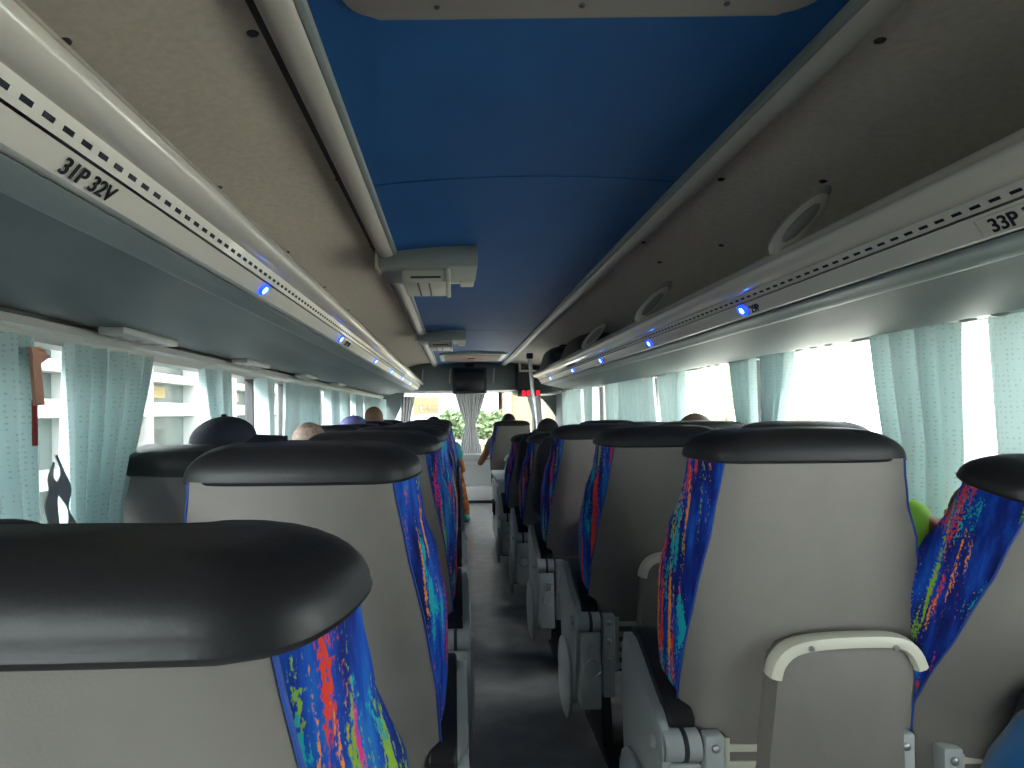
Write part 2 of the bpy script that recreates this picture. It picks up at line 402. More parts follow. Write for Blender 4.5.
# ------------------------------------------------------------------ luggage racks
def rr(x, z): return (x + R * z, H + z - R * x)
def make_rack(side):
    y1 = 8.0 if side < 0 else 6.1
    lab = ('long white parcel rack over the left windows, lettered 31P 32V' if side < 0 else
           'shorter white parcel rack over the right windows with bags on it')
    t = thing('luggage_rack', lab, 'luggage rack', (XL if side < 0 else XR, YB, H + .3), 0, 'overhead parcel racks')
    off = Vector((-(XL if side < 0 else XR), -YB, -(H + .3)))
    def lay(name, pts, m, ya=YB + .02, yb=None, smooth=True, extra=None, mats=None):
        bm = bm_new(); prism(bm, pts, 'y', ya, yb or y1)
        if extra: extra(bm)
        bmesh.ops.translate(bm, verts=bm.verts, vec=off)
        return obj(name, bm, mats or m, t, smooth)
    if side < 0:
        A, B, G, W, D, V, U = (-.42, .393), (-.462, .356), (-.476, .3295), (-.502, .2979), (-.522, .2971), (-.575, .278), (-1.0, .233)
        nose = [(-.52, .42), (-.47, .425), (-.435, .413), A, (-.413, .383), (-.420, .366), (-.440, .356), B, (-.50, .36)]
    else:
        A, B, G, W, D, V, U = (.80, .387), (.842, .345), (.857, .327), (.882, .2890), (.90, .288), (.965, .268), (1.37, .252)
        nose = [(.90, .415), (.85, .42), (.815, .408), A, (.793, .375), (.80, .359), (.82, .348), B, (.88, .352)]
    s = side
    lay('handrail', [rr(*p) for p in spline(nose, 4)], M['tube'])
    # vent strip with a row of dark slots
    b, g = Vector(rr(*B)), Vector(rr(*G))
    n = Vector((g.y - b.y, -(g.x - b.x))).normalized()
    if n.x * s > 0: n = -n
    def slots(bm):
        u = (g - b)
        y = .18
        k0 = len(bm.faces)
        while y < 5.6 if s < 0 else y < 4.6:
            c0, c1 = b + u * .44, b + u * .68
            vs = []
            for yy, c in ((y, c0), (y + .019, c0), (y + .019, c1), (y, c1)):
                p = c + n * .0008; vs.append(bm.verts.new((p.x, yy, p.y)))
            vb = []
            for yy, c in ((y, c0), (y + .019, c0), (y + .019, c1), (y, c1)):
                p = c - n * .002; vb.append(bm.verts.new((p.x, yy, p.y)))
            fs = [bm.faces.new(vs), bm.faces.new(vb[::-1])] + [bm.faces.new((vs[i], vs[(i + 1) % 4], vb[(i + 1) % 4], vb[i])) for i in range(4)]
            for f_ in fs: f_.material_index = 1
            y += .036
    back = lambda p: (p[0] + s * .03, p[1] + .012)
    lay('slot_strip', [tuple(b), tuple(g), back(g), back(b)], None, extra=slots, mats=[M['white'], M['navyink']], smooth=False)
    lay('groove', [rr(G[0] + s * .006, G[1] - .001), rr(G[0] + s * .010, G[1] - .008), rr(G[0] + s * .03, G[1]), rr(G[0] + s * .03, G[1] + .006)], M['dark'], smooth=False)
    g2 = (G[0] + s * .002, G[1] - .004)
    lay('rail', [rr(*p) for p in (g2, ((G[0] + W[0]) / 2 - s * .002, (G[1] + W[1]) / 2), W, (W[0] + s * .03, W[1] + .004), (G[0] + s * .04, G[1]))], M['white'])
    lay('valance', [rr(*p) for p in spline([D, ((D[0] + V[0]) / 2, (D[1] * .45 + V[1] * .55)), V, (V[0] + s * .03, V[1] + .03), (D[0] + s * .04, D[1] + .02)], 3)], M['valance'])
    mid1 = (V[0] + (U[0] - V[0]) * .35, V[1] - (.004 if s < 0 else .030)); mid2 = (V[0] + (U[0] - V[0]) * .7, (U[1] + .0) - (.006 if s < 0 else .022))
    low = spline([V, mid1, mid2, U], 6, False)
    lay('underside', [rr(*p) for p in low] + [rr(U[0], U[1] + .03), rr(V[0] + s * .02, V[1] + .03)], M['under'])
    ex = [rr(*p) for p in (A, (A[0] - s * .008, A[1] - .02), B, G, W, V, mid1, U, (U[0], .40), (A[0] + s * .06, .45))]
    lay('end_cap', ex, M['dark'], y1, y1 + .04, False)
    # numbers and lamps on the white rail
    gm, wm = Vector(rr(*G)), Vector(rr(*W))
    up = Vector((gm.x - wm.x, 0, gm.y - wm.y)).normalized()
    xd = Vector((0, 1, 0)) if s < 0 else Vector((0, -1, 0))
    nz = xd.cross(up)
    def at(y, k, lift):
        p = wm + (gm - wm) * k
        return Vector((p.x, y, p.y)) + nz * lift + off
    def label(y, st):
        text('number_lettering', st, .033, frame_mtx(at(y, .14, .0045), xd, up), M['ink'], t)
    if s < 0:
        label(.745, '31P 32V'); label(2.67, '27P 28V')
        ys = [1.53, 2.56, 3.68, 4.6, 5.55, 6.5]
    else:
        bm = bm_new(); box(bm, -.01, .16, -.004, .030, 0, .0016, .003, 2)
        p = obj('number_plate', bm, M['white'], t); p.matrix_local = frame_mtx(at(.985, .12, .0022), xd, up)
        label(.975, '33P 34V'); label(1.765, '29P'); label(3.52, '21P')
        ys = [1.81, 2.68, 3.57, 4.42, 5.44]
    for y in ys:
        bm = bm_new(); r = bmesh.ops.create_uvsphere(bm, u_segments=12, v_segments=8, radius=1)
        for v in r['verts']: v.co = Vector((v.co.x * .027, v.co.y * .018, v.co.z * .004))
        bm2 = bm_new(); r = bmesh.ops.create_uvsphere(bm2, u_segments=12, v_segments=8, radius=1)
        for v in r['verts']: v.co = Vector((v.co.x * .011, v.co.y * .010, v.co.z * .003 + .0025))
        o = obj('number_lamp', bm, M['lamp'], t); obj('bright_core', bm2, M['lampcore'], o); o.matrix_local = frame_mtx(at(y, .5, .003), xd, up)
        o['label'] = 'glowing blue seat number lamp'
    # reading light panels under the rack
    for y in ([1.75, 2.7, 3.7, 4.7] if s < 0 else [1.45, 2.2, 3.1, 4.0]):
        bm = bm_new()
        x = XL + .12 if s < 0 else XR - .12
        box(bm, x - .035, x + .035, y - .16, y + .16, H + .218 if s < 0 else H + .222, H + .24, .006)
        for k in (-.09, 0, .09): ellipsoid(bm, (x, y + k, H + .218 if s < 0 else H + .222), .018, .022, .008, u=10, v=6)
        bmesh.ops.translate(bm, verts=bm.verts, vec=off)
        obj('reading_light_panel', bm, M['header'], t)
    return t
rackL, rackR = make_rack(-1), make_rack(1)

# ceiling struts of the right rack: oval plates that slope up behind the handrail
for i, (y, lab) in enumerate(((1.5, 'nearest oval white strut plate above the right handrail'), (2.62, 'second oval white strut plate along the right handrail'),
                              (3.72, 'oval white strut plate in front of the dark bags in the right rack'))):
    t = thing('rack_strut', lab, 'bracket', (.81, y, H + .40), 0, 'oval strut plates of the right rack')
    rot = Euler((0, -math.radians(45), 0)).to_matrix()
    bm = bm_new(); ellipsoid(bm, (.055, .0, .06), .105, .012, .030, rot, 20, 8); obj('strut_plate', bm, M['white'], t)
    bm = bm_new(); ellipsoid(bm, (.075, .03, .085), .115, .022, .026, rot, 20, 8); obj('strut_arm', bm, M['header'], t)
    bm = bm_new(); ellipsoid(bm, (.055, -.008, .06), .070, .008, .016, rot, 16, 6); obj('grille_insert', bm, M['header'], t)

# ------------------------------------------------------------------ ceiling fittings
def hatch(y0, y1, x0, x1, label, inner):
    t = thing('roof_hatch', label, 'hatch', ((x0 + x1) / 2, (y0 + y1) / 2, ZC), 0)
    w, d = (x1 - x0) / 2, (y1 - y0) / 2
    def rrect(w, d, r):
        out = []
        for cx, cy, a0 in ((w - r, d - r, 0), (-w + r, d - r, 90), (-w + r, -d + r, 180), (w - r, -d + r, 270)):
            for k in range(7):
                a = math.radians(a0 + 15 * k); out.append((cx + r * math.cos(a), cy + r * math.sin(a)))
        return out
    bm = bm_new(); prism(bm, rrect(w, d, .055), 'z', -.035, .0, .008); obj('hatch_panel', bm, M['hatch'] if not inner else M['cream'], t)
    if inner:
        bm = bm_new(); prism(bm, rrect(w - .05, d - .05, .05), 'z', -.040, -.034); obj('mesh_insert', bm, M['rust'], t)
        bm = bm_new(); box(bm, -.05, .03, -.1, .1, -.052, -.039, .008); obj('release_handle', bm, M['red'], t)
    else:
        for x in (-.22, .0, .22):
            bm = bm_new(); ellipsoid(bm, (x, d - .03, -.036), .005, .005, .003, u=10, v=6); obj('screw', bm, M['dark'], t)
hatch(.15, .94, -.165, .565, 'large taupe roof hatch with rounded corners overhead in the blue ceiling', False)
hatch(6.45, 7.35, -.16, .57, 'far roof hatch with brown mesh and red handle near the front', True)

def monitor_unit(y, label):
    t = thing('folding_monitor', label, 'monitor', (-.10, y, ZC - .03), 0, 'folded ceiling monitors')
    bm = bm_new(); box(bm, -.20, .195, 0, .30, -.055, .028, .008); obj('housing', bm, M['trimgrey'], t)
    bm = bm_new(); box(bm, -.185, .185, .02, .42, -.035, -.005, .01); box(bm, .13, .19, .25, .36, -.062, -.03, .006); obj('folding_lid', bm, M['cream'], t)
    bm = bm_new(); box(bm, -.105, .075, .05, .34, -.105, -.053, .008); box(bm, .07, .088, .03, .36, -.108, -.05, .004); o = obj('control_box', bm, M['cream'], t)
    bm = bm_new(); box(bm, -.07, .05, .047, .052, -.088, -.08, .001); obj('slot', bm, M['dark'], o)
    bm = bm_new(); box(bm, -.045, -.038, .06, .32, -.1065, -.104); box(bm, .0, .006, .06, .32, -.1065, -.104); obj('seam', bm, M['seal'], o)
    bm = bm_new(); box(bm, -.205, -.19, .0, .1, -.06, .02, .003); obj('hinge_bracket', bm, M['cream'], t)
monitor_unit(2.33, 'nearer grey folded monitor unit hanging beside the left ceiling rod')
monitor_unit(4.72, 'farther grey folded monitor unit beside the left ceiling rod')

# ------------------------------------------------------------------ curtains
def curtain(side, y0t, y1t, y0b, y1b, label, zt=None, zb=.78, folds=6, amp=.038, tie=.5, name='window_curtain', m=None, seed=0, cinch=None, group=None):
    rnd = random.Random(seed)
    x = (XL + .055) if side < 0 else (XR - .055)
    zt = zt or ((WTL if side < 0 else WTR) + .004)
    bm = bm_new(); uv = bm.loops.layers.uv.new('UVMap')
    nu, nv = max(24, folds * 10), 18
    ph = [rnd.uniform(0, 6) for _ in range(4)]
    width = abs(y1t - y0t) * 1.5
    rows = []
    for j in range(nv + 1):
        v = j / nv; z = zt + (zb - zt) * v; row = []
        e = min(1, v / tie) ** 1.2
        a, b = y0t + (y0b - y0t) * e, y1t + (y1b - y1t) * e
        for i in range(nu + 1):
            u = i / nu
            w = amp * (.75 + .35 * math.sin(3.1 * u + ph[0])) * math.sin(2 * PI * folds * u + ph[1] + .7 * math.sin(2 * v + ph[2]) + 1.2 * math.sin(5 * u + ph[3]))
            row.append((bm.verts.new((x - side * w * (1.0 + .25 * v) * 1.0, a + (b - a) * u + .2 * w * math.cos(9 * u), z)), (u * width * 1.6, v * (zt - zb) * 1.6)))
        rows.append(row)
    for j in range(nv):
        for i in range(nu):
            q = (rows[j][i], rows[j][i + 1], rows[j + 1][i + 1], rows[j + 1][i])
            f_ = bm.faces.new([k[0] for k in q])
            for l, k in zip(f_.loops, q): l[uv].uv = k[1]
    o = obj(name, bm, m or M['curtain'])
    tag(o, label, 'curtain', group or ('curtains along the left windows' if side < 0 else 'curtains along the right windows'))
    return o

LC = [((.95, 1.395, .95, 1.41), 6, 'teal dotted curtain at the photo\'s left edge, behind the peach strap'),
      ((1.49, 1.91, 1.49, 1.70), 6, 'wide teal dotted curtain narrowing downwards, right of the peach strap'),
      ((2.36, 2.62, 2.37, 2.62), 3, 'pale gathered curtain just above the navy baseball cap'),
      ((3.0, 3.22, 3.0, 3.22), 2, 'slim whitish curtain just beyond the brim of the navy cap'),
      ((3.46, 3.68, 3.44, 3.68), 2, 'white backlit curtain left of the light brown hair'),
      ((3.71, 4.20, 3.73, 4.20), 5, 'grey gathered curtain directly above the light brown hair'),
      ((4.58, 5.06, 4.6, 5.06), 4, 'pale curtain just above the violet cap'),
      ((5.2, 5.55, 5.2, 5.55), 3, 'narrow curtain between the violet cap and the close-cropped head'),
      ((5.7, 6.25, 5.7, 6.25), 4, 'curtain left of and behind the close-cropped head'),
      ((6.5, 7.3, 6.5, 7.3), 5, 'far left curtain just beyond the close-cropped head'),
      ((7.55, 8.4, 7.55, 8.4), 5, 'last left curtain before the windscreen pillar')]
for i, (y, fo, lb) in enumerate(LC): curtain(-1, *y, lb, folds=fo, seed=i + 1, tie=.7)
RC = [((.75, 1.54, .75, 1.52), 8, 'teal curtain hanging at the right edge of the photo'),
      ((1.585, 1.96, 1.57, 1.89), 5, 'wide teal curtain hanging above the lime green shirt'),
      ((2.41, 2.61, 2.49, 2.57), 4, 'tapered curtain right of the thin gap, middle of the right side'),
      ((2.72, 2.91, 2.71, 2.81), 4, 'tapered curtain left of the thin gap, middle of the right side'),
      ((3.55, 4.02, 3.52, 3.92), 5, 'grey deeply folded curtain left of the grey-brown head'),
      ((4.06, 4.85, 3.98, 4.85), 8, 'broad pale curtain above the third right seat back'),
      ((4.9, 5.32, 4.86, 5.28), 4, 'whitish gathered curtain left of the broad pale right curtain'),
      ((5.75, 6.3, 5.75, 6.2), 5, 'curtain beyond the narrow open pane on the right'),
      ((6.4, 7.45, 6.4, 7.4), 7, 'farthest right curtain beside the curved front pillar')]
for i, (y, fo, lb) in enumerate(RC): curtain(1, *[v_ * 1.022 for v_ in y], lb, folds=fo, seed=i + 21)
# unseen curtain added behind the camera on the right, darkening the left seats
curtain(1, -1.9, -.15, -1.9, -.15, 'teal curtain behind the camera on the right', folds=12, seed=40)

# windscreen curtains: sheets gathered by a waist
def front_curtain(xt0, xt1, xw0, xw1, xb0, xb1, zt, zw, zb, label, Y=8.38, folds=6, seed=0):
    bm = bm_new(); uv = bm.loops.layers.uv.new('UVMap'); nu, nv = 48, 24; rows = []
    for j in range(nv + 1):
        v = j / nv; z = zt + (zb - zt) * v; vw = (zt - zw) / (zt - zb)
        if v < vw: e = (v / vw) ** 1.2; a, b = xt0 + (xw0 - xt0) * e, xt1 + (xw1 - xt1) * e
        else: e = ((v - vw) / (1 - vw)) ** .8; a, b = xw0 + (xb0 - xw0) * e, xw1 + (xb1 - xw1) * e
        amp = .03 * max(.4, min(1, abs(b - a) / .2))
        row = []
        for i in range(nu + 1):
            u = i / nu
            row.append((bm.verts.new((a + (b - a) * u, Y + amp * math.sin(2 * PI * folds * u + seed), z)), (u * .5, v)))
        rows.append(row)
    for j in range(nv):
        for i in range(nu):
            q = (rows[j][i], rows[j][i + 1], rows[j + 1][i + 1], rows[j + 1][i])
            f_ = bm.faces.new([k[0] for k in q])
            for l, k in zip(f_.loops, q): l[uv].uv = k[1]
    o = obj('windscreen_curtain', bm, M['fcurtain'])
    tag(o, label, 'curtain', 'grey windscreen curtains')
def X_(px, Y=8.38): return (px - VX) * Y / F
def Z_(py, Y=8.38): return H + (VY - py) * Y / F
front_curtain(X_(454), X_(471.6), X_(465), X_(472), X_(458), X_(471.5), Z_(388), Z_(426), Z_(455), 'left half of the tied grey curtain in mid windscreen', folds=5)
front_curtain(X_(471), X_(487), X_(471), X_(475), X_(471.5), X_(482), Z_(388), Z_(426), Z_(455), 'right half of the tied grey curtain in mid windscreen', folds=5, seed=1)
front_curtain(X_(527), X_(541), X_(532), X_(542), X_(532), X_(543), Z_(395), Z_(415), Z_(440), 'narrow grey curtain behind the white pole at the windscreen', folds=4, seed=2)
front_curtain(X_(401), X_(415), X_(401), X_(411), X_(400), X_(410), Z_(396), Z_(415), Z_(440), 'narrow grey curtain at the left end of the windscreen', folds=4, seed=3)

# peach strap with a red end, and torn grey tie ribbon by the left window
t = thing('hanging_strap', 'peach cloth strap with dark red lower end hanging between left curtains', 'strap', (XL + .06, 1.33, .74))
bm = bm_new()
def sheet(bm, pts0, pts1, th=.004):
    loft(bm, [[a + Vector((-th, 0, 0)), a + Vector((th, 0, 0)), b + Vector((th, 0, 0)), b + Vector((-th, 0, 0))] for a, b in zip(pts0, pts1)])
sheet(bm, [Vector((.03, -.002, .635)), Vector((.035, -.004, .615)), Vector((.03, .002, .60)), Vector((.03, .012, .505))],
      [Vector((.03, .035, .632)), Vector((.04, .045, .618)), Vector((.035, .022, .60)), Vector((.03, .040, .508))])
obj('cloth_band', bm, M['peach'], t)
bm = bm_new(); box(bm, .020, .028, .014, .027, .415, .52, .003); obj('red_end', bm, M['red'], t)
bm = bm_new(); tube(bm, [(.03 + .006 * math.sin(k), .022 + .018 * math.cos(k * .7), .622 + .010 * math.sin(k * .7)) for k in range(0, 10)], .006, 8); obj('knot', bm, M['peach'], t)

t = thing('tie_ribbon', 'torn grey tie ribbon dangling at the inner edge of the left curtain', 'ribbon', (XL + .09, 1.37, .66))
bm = bm_new()
sheet(bm, [Vector(p) for p in spline([(0, .03, .455), (.012, -.005, .42), (.03, -.028, .395), (.022, -.032, .36), (.034, -.026, .30)], 4, False)],
      [Vector(p) for p in spline([(0, .036, .452), (.006, .022, .42), (.018, .022, .40), (.012, .026, .36), (.022, .018, .305)], 4, False)], .0015)
obj('left_tail', bm, M['ribbon'], t)
bm = bm_new()
sheet(bm, [Vector(p) for p in spline([(.004, .032, .47), (.02, .028, .43), (.006, .030, .39), (.026, .044, .34), (.014, .056, .275)], 4, False)],
      [Vector(p) for p in spline([(.004, .040, .47), (.012, .052, .43), (.024, .058, .39), (.012, .066, .34), (.028, .078, .295)], 4, False)], .0015)
obj('right_tail', bm, M['ribbon'], t)

# ------------------------------------------------------------------ coach seats
HZ = .50                      # hinge height
def wz(z):
    tab = [(.34, .215), (.45, .228), (.58, .238), (.70, .246), (.82, .247), (.93, .232), (1.03, .206), (1.10, .197), (1.2, .197)]
    for (a, wa), (b, wb) in zip(tab, tab[1:]):
        if z <= b: 
            k = max(0, (z - a) / (b - a)); k = k * k * (3 - 2 * k); return wa + (wb - wa) * k
    return .197
def aisle_edge(z):
    tab = [(.3, .246), (.55, .246), (.70, .238), (.84, .219), (.95, .195), (1.10, .168), (1.3, .168)]
    for (a, wa), (b, wb) in zip(tab, tab[1:]):
        if z <= b: return wa + (wb - wa) * (z - a) / (b - a)
def panel_y(a):
    tab = [(-1.01, -.004), (-.95, -.008), (-.5, -.0095), (.5, -.009), (.76, -.006), (.91, .013), (1.0, .040), (1.2, .06)]
    for (p, u), (q, v) in zip(tab, tab[1:]):
        if a <= q: return u + (v - u) * (a - p) / (q - p)
def deep(z): return 1 - .22 * min(1, max(0, (z - .85) / .2))
def outline(w, s, grow=0.0, inset=0.0, dep=1.0):
    P = [(-w, .03), (-w + .015, .006), (-w * .6, -.003), (0, -.005), (w * .5, -.003), (w * .76, .001), (w * .91, .02), (w * 1.0, .055),
         (w * 1.05, .095), (w * 1.06, .13), (w * .99, .16), (w * .84, .165), (w * .62, .13), (0, .118), (-w * .62, .13), (-w * .84, .165), (-w * .99, .158), (-w * 1.05, .12), (-w * 1.04, .07)]
    pts = spline(P, 3)
    out = []
    for p in pts:
        kx = (w + grow - inset * 1.45) / w; ky = (.08 + grow - inset * 1.05) / .08
        out.append((s * p.x * kx, (.075 + (p.y - .075) * ky) * (dep if p.y > 0 else 1)))
    return out
ZT = 1.165
def make_seat(s, aisle):
    """s = +1: the aisle lies towards +x of the seat"""
    root = bpy.data.objects.new('coach_seat', None); COL.objects.link(root); root.empty_display_size = .1
    hl = (0, 0, HZ)
    # upholstered body
    bm = bm_new(); rings = []
    for k in range(26):
        z = .36 + (1.102 - .36) * k / 25
        d = .0 if z > .42 else (.42 - z) * .4
        rings.append([Vector((x, y, z - HZ)) for x, y in outline(wz(z), s, 0, d, deep(z))])
    loft(bm, rings); body = obj('backrest', bm, M['fabric'], root, loc=hl)
    # black leatherette cap
    bm = bm_new(); rings = []
    w = wz(1.1); r = .046; zc = ZT - r - .012
    hem = ZT - .066
    for k, z in enumerate((hem, hem + .002, hem + .006, zc)):
        rings.append([Vector((x, y, z - HZ)) for x, y in outline(w, s, (.007, .009, .010, .009)[k], 0, .79)])
    for k in range(1, 9):
        a = PI / 2 * k / 8
        ins = r * (1 - math.cos(a)); z = zc + r * math.sin(a)
        ring = []
        for x, y in outline(w, s, .009, ins, .79):
            ring.append(Vector((x, y, z - HZ + .012 * (1 - (x / w) ** 2) * k / 8)))
        rings.append(ring)
    loft(bm, rings); obj('headrest_cap', bm, M['leather'], root, loc=hl)
    # grey vinyl back panel
    bm = bm_new()
    nz, nx = 22, 14
    outer, inner = [], []
    for j in range(nz + 1):
        z = .40 + (1.106 - .40) * j / nz; w = wz(z); ro, ri = [], []
        for i in range(nx + 1):
            xx = -.935 * w + (aisle_edge(z) + .935 * w) * i / nx; a = xx / w
            y = panel_y(a) * (deep(z) if a > .8 else 1)
            ro.append(Vector((s * xx, y, z - HZ))); ri.append(Vector((s * xx * .985, y + .035, z - HZ)))
        outer.append(ro); inner.append(ri)
    loft(bm, [o + i[::-1] for o, i in zip(outer, inner)])
    obj('back_panel', bm, M['vinyl'], root, loc=hl)
    # piping down both panel edges
    for side_i, mname in ((0, 'piping'), (nx, 'piping')):
        bm = bm_new(); tube(bm, [row[side_i] + Vector((s * (-.003 if side_i == 0 else .003), .001, 0)) for row in outer], .0022, 6)
        obj('piping', bm, M[mname], root, loc=hl)
    # lower pocket with arched rail
    bm = bm_new()
    pk = spline([(-.150, .36), (-.146, .55), (-.135, .70), (-.128, .785), (-.10, .815), (0, .823), (.10, .820), (.132, .795), (.134, .72), (.122, .64), (.128, .55), (.135, .36)], 3)
    prism(bm, [((p.x + .045) * -s, p.y - .07 - HZ) for p in pk], 'y', -.062, -.008, .014, 3)
    pocket = obj('pocket', bm, M['vinyl'], root, loc=hl)
    bm = bm_new()
    tp = spline([(-.140, .755), (-.132, .785), (-.105, .812), (-.05, .824), (.04, .828), (.105, .824), (.135, .803), (.150, .772)], 3, False)
    rings = []
    for i, p in enumerate(tp):
        d = (tp[min(i + 1, len(tp) - 1)] - tp[max(i - 1, 0)]).normalized(); nn = Vector((-d.y, d.x))
        q = lambda a, y: Vector((-s * (p.x + .045 + nn.x * a), y, p.y - .07 + nn.y * a - HZ))
        rings.append([q(.010, -.040), q(.013, -.052), q(.010, -.070), q(.002, -.074), (q(-.010, -.073)), q(-.014, -.064), q(-.012, -.04)])
    loft(bm, rings); tb = obj('pocket_rail', bm, M['cream'], pocket)
    for x in (-.075, .09):
        bm = bm_new(); bmesh.ops.create_cone(bm, cap_ends=True, segments=12, radius1=.006, radius2=.005, depth=.006, matrix=Matrix.Translation((-s * (x + .045), -.075, .748 - HZ)) @ Matrix.Rotation(PI / 2, 4, 'X'))
        obj('screw', bm, M['metal'], pocket)
    # base: cushion, grille under the back, hinge plates, legs
    bm = bm_new(); rings = []
    for y, z0, z1, w in ((.04, .33, .43, .19), (.08, .31, .46, .215), (.25, .31, .47, .225), (.42, .31, .475, .225), (.50, .32, .46, .22), (.53, .35, .43, .20)):
        rings.append([Vector((w * cx, y, (z0 + z1) / 2 + (z1 - z0) / 2 * cz)) for cx, cz in ((-.9, -1), (.9, -1), (1, -.8), (1, .6), (.9, 1), (.5, .9), (-.5, .9), (-.9, 1), (-1, .6), (-1, -.8))])
    loft(bm, rings); obj('cushion', bm, M['fabric'], root)
    bm = bm_new()
    for k in range(5): box(bm, -.17, .17, -.012, -.002, .36 + .035 * k, .375 + .035 * k)
    for x in (-.165, -.06, .06, .165): box(bm, x - .008, x + .008, -.014, .0, .355, .53)
    obj('lower_grille', bm, M['cream'], root, False)
    for x in (-.195, .195):
        bm = bm_new(); box(bm, x - .02, x + .02, -.035, -.003, .30, .545, .006); box(bm, x - .02, x + .02, -.03, .3, .27, .32, .006)
        hp = obj('hinge_plate', bm, M['grey'], root)
        for z in (.40, .46, .52):
            bm = bm_new(); ellipsoid(bm, (x, -.036, z), .009, .006, .009, u=10, v=6); obj('bolt', bm, M['metal'], hp)
    for x in (-.17, .17):
        bm = bm_new(); prism(bm, [(-.02, 0), (.40, 0), (.40, .02), (.30, .05), (.28, .30), (.14, .30), (.10, .05), (-.02, .02)], 'x', x - .018, x + .018, .005)
        obj('leg', bm, M['dark'], root)
    if aisle:
        a = s * .290
        # curved grey side shield carrying the arm pad
        sh = spline([(-.02, .585), (.03, .612), (.10, .645), (.18, .685), (.235, .705), (.262, .69), (.275, .60), (.268, .45), (.24, .33), (.18, .26), (.08, .25), (.02, .33), (-.015, .45)], 3)
        bm = bm_new(); prism(bm, [(p.x, p.y - .05) for p in sh], 'x', a - .011, a + .011, .006, 3); arm = obj('armrest', bm, M['grey'], root)
        bm = bm_new(); pd = spline([(.0, .615), (.06, .65), (.14, .69), (.22, .722), (.26, .716), (.27, .69), (.22, .655), (.10, .60), (.02, .57)], 3)
        prism(bm, [(p.x, p.y - .05) for p in pd], 'x', a - s * .011, (a - s * .068), .008, 3); obj('arm_pad', bm, M['leather'], arm)
        bm = bm_new(); bmesh.ops.create_cone(bm, cap_ends=True, segments=20, radius1=.032, radius2=.032, depth=.075, matrix=Matrix.Translation((a - s * .03, -.008, .515)) @ Matrix.Rotation(PI / 2, 4, 'Y'))
        obj('pivot', bm, M['grey'], arm)
        bm = bm_new(); bmesh.ops.create_cone(bm, cap_ends=True, segments=20, radius1=.033, radius2=.033, depth=.010, matrix=Matrix.Translation((a - s * .035, -.0085, .515)) @ Matrix.Rotation(PI / 2, 4, 'Y'))
        obj('pivot_ring', bm, M['dark'], arm)
        bm = bm_new(); bmesh.ops.create_cone(bm, cap_ends=True, segments=16, radius1=.018, radius2=.012, depth=.010, matrix=Matrix.Translation((a + s * .019, .02, .51)) @ Matrix.Rotation(s * PI / 2, 4, 'Y'))
        obj('pivot_bolt', bm, M['grey'], arm)
        bm = bm_new(); box(bm, min(a - s * .002, a - s * .07), max(a - s * .002, a - s * .07), -.03, .04, .23, .485, .008)
        sb = obj('side_box', bm, M['grey'], root)
        bm = bm_new(); box(bm, a - s * .04 - .012, a - s * .04 + .012, -.042, -.028, .41, .445, .003); obj('latch', bm, M['metal'], sb)
        bm = bm_new(); pts = [(a - s * .04 + .026 * math.sin(k * PI / 12), -.045, .375 + .03 * math.cos(k * PI / 12)) for k in range(25)]
        tube(bm, pts, .0035, 6); obj('ring', bm, M['chrome'], sb)
        # lower front plate of the shield
        bm = bm_new(); lp = spline([(.05, .40), (.14, .45), (.24, .42), (.272, .30), (.24, .2), (.12, .18), (.06, .25)], 3)
        prism(bm, [(p.x, p.y - .05) for p in lp], 'x', min(a + s * .012, a + s * .024), max(a + s * .012, a + s * .024), .004); obj('shield_cover', bm, M['grey'], arm)
    return root

TILT = ('backrest', 'headrest_cap', 'back_panel', 'piping', 'pocket')
protos = {}; seat_no = [0]
def place_seat(s, aisle, x, yh, tilt, label, group, kz=1.0):
    key = (s, aisle)
    if key not in protos:
        protos[key] = make_seat(s, aisle); o = protos[key]
    else: o = copy_tree(protos[key])
    o.location = (x, yh, 0); o.scale = (1, 1, kz); seat_no[0] += 1
    for ch in o.children:
        ch.color = (seat_no[0] * 3.7 + 1.3, 0, 0, 1)
        if ch.name.split('.')[0] in TILT: ch.rotation_euler = (math.radians(tilt), 0, 0)
    return tag(o, label, 'seat', group)
# left aisle column
LA = [(-.286, .43, 6, 'nearest grey-backed coach seat filling the lower left corner', .977),
      (-.282, 1.12, 6, 'grey-backed coach seat in front of the lower left corner seat', 1.0),
      (-.262, 1.87, 6, 'left aisle seat just beyond the wide grey second seat back', .998),
      (-.255, 2.62, 5, 'fourth seat from the camera along the left of the aisle', .994),
      (-.253, 3.40, 5, 'fifth seat from the camera along the left of the aisle', .985),
      (-.252, 4.2, 5, 'sixth seat from the camera along the left of the aisle', .985),
      (-.250, 5.15, 5, 'left aisle seat directly behind the passenger with the orange print trousers', .985),
      (-.245, 5.95, 5, 'left aisle seat of the passenger in orange print trousers', .985)]
for x, y, ti, lb, kz in LA: place_seat(1, True, x, y, ti, lb, 'left aisle seats', kz)
LW = [(-.79, 1.12, 36, 'reclined seat with only its black cap corner showing at the left edge', .985),
      (-.775, 1.93, 20, 'reclined left window seat behind the navy baseball cap', .985),
      (-.765, 2.78, 12, 'left window seat behind the light brown hair', .945),
      (-.75, 3.58, 7, 'left window seat between the light brown hair and violet cap', .985),
      (-.745, 4.38, 7, 'left window seat behind the violet cap', .975),
      (-.735, 5.15, 6, 'left window seat ahead of the violet cap, behind the close-cropped head', .985),
      (-.72, 5.95, 6, 'farthest left window seat, beside the orange print trousers passenger\'s row', .985)]
for x, y, ti, lb, kz in LW: place_seat(1, False, x, y, ti, lb, 'left window seats', kz)
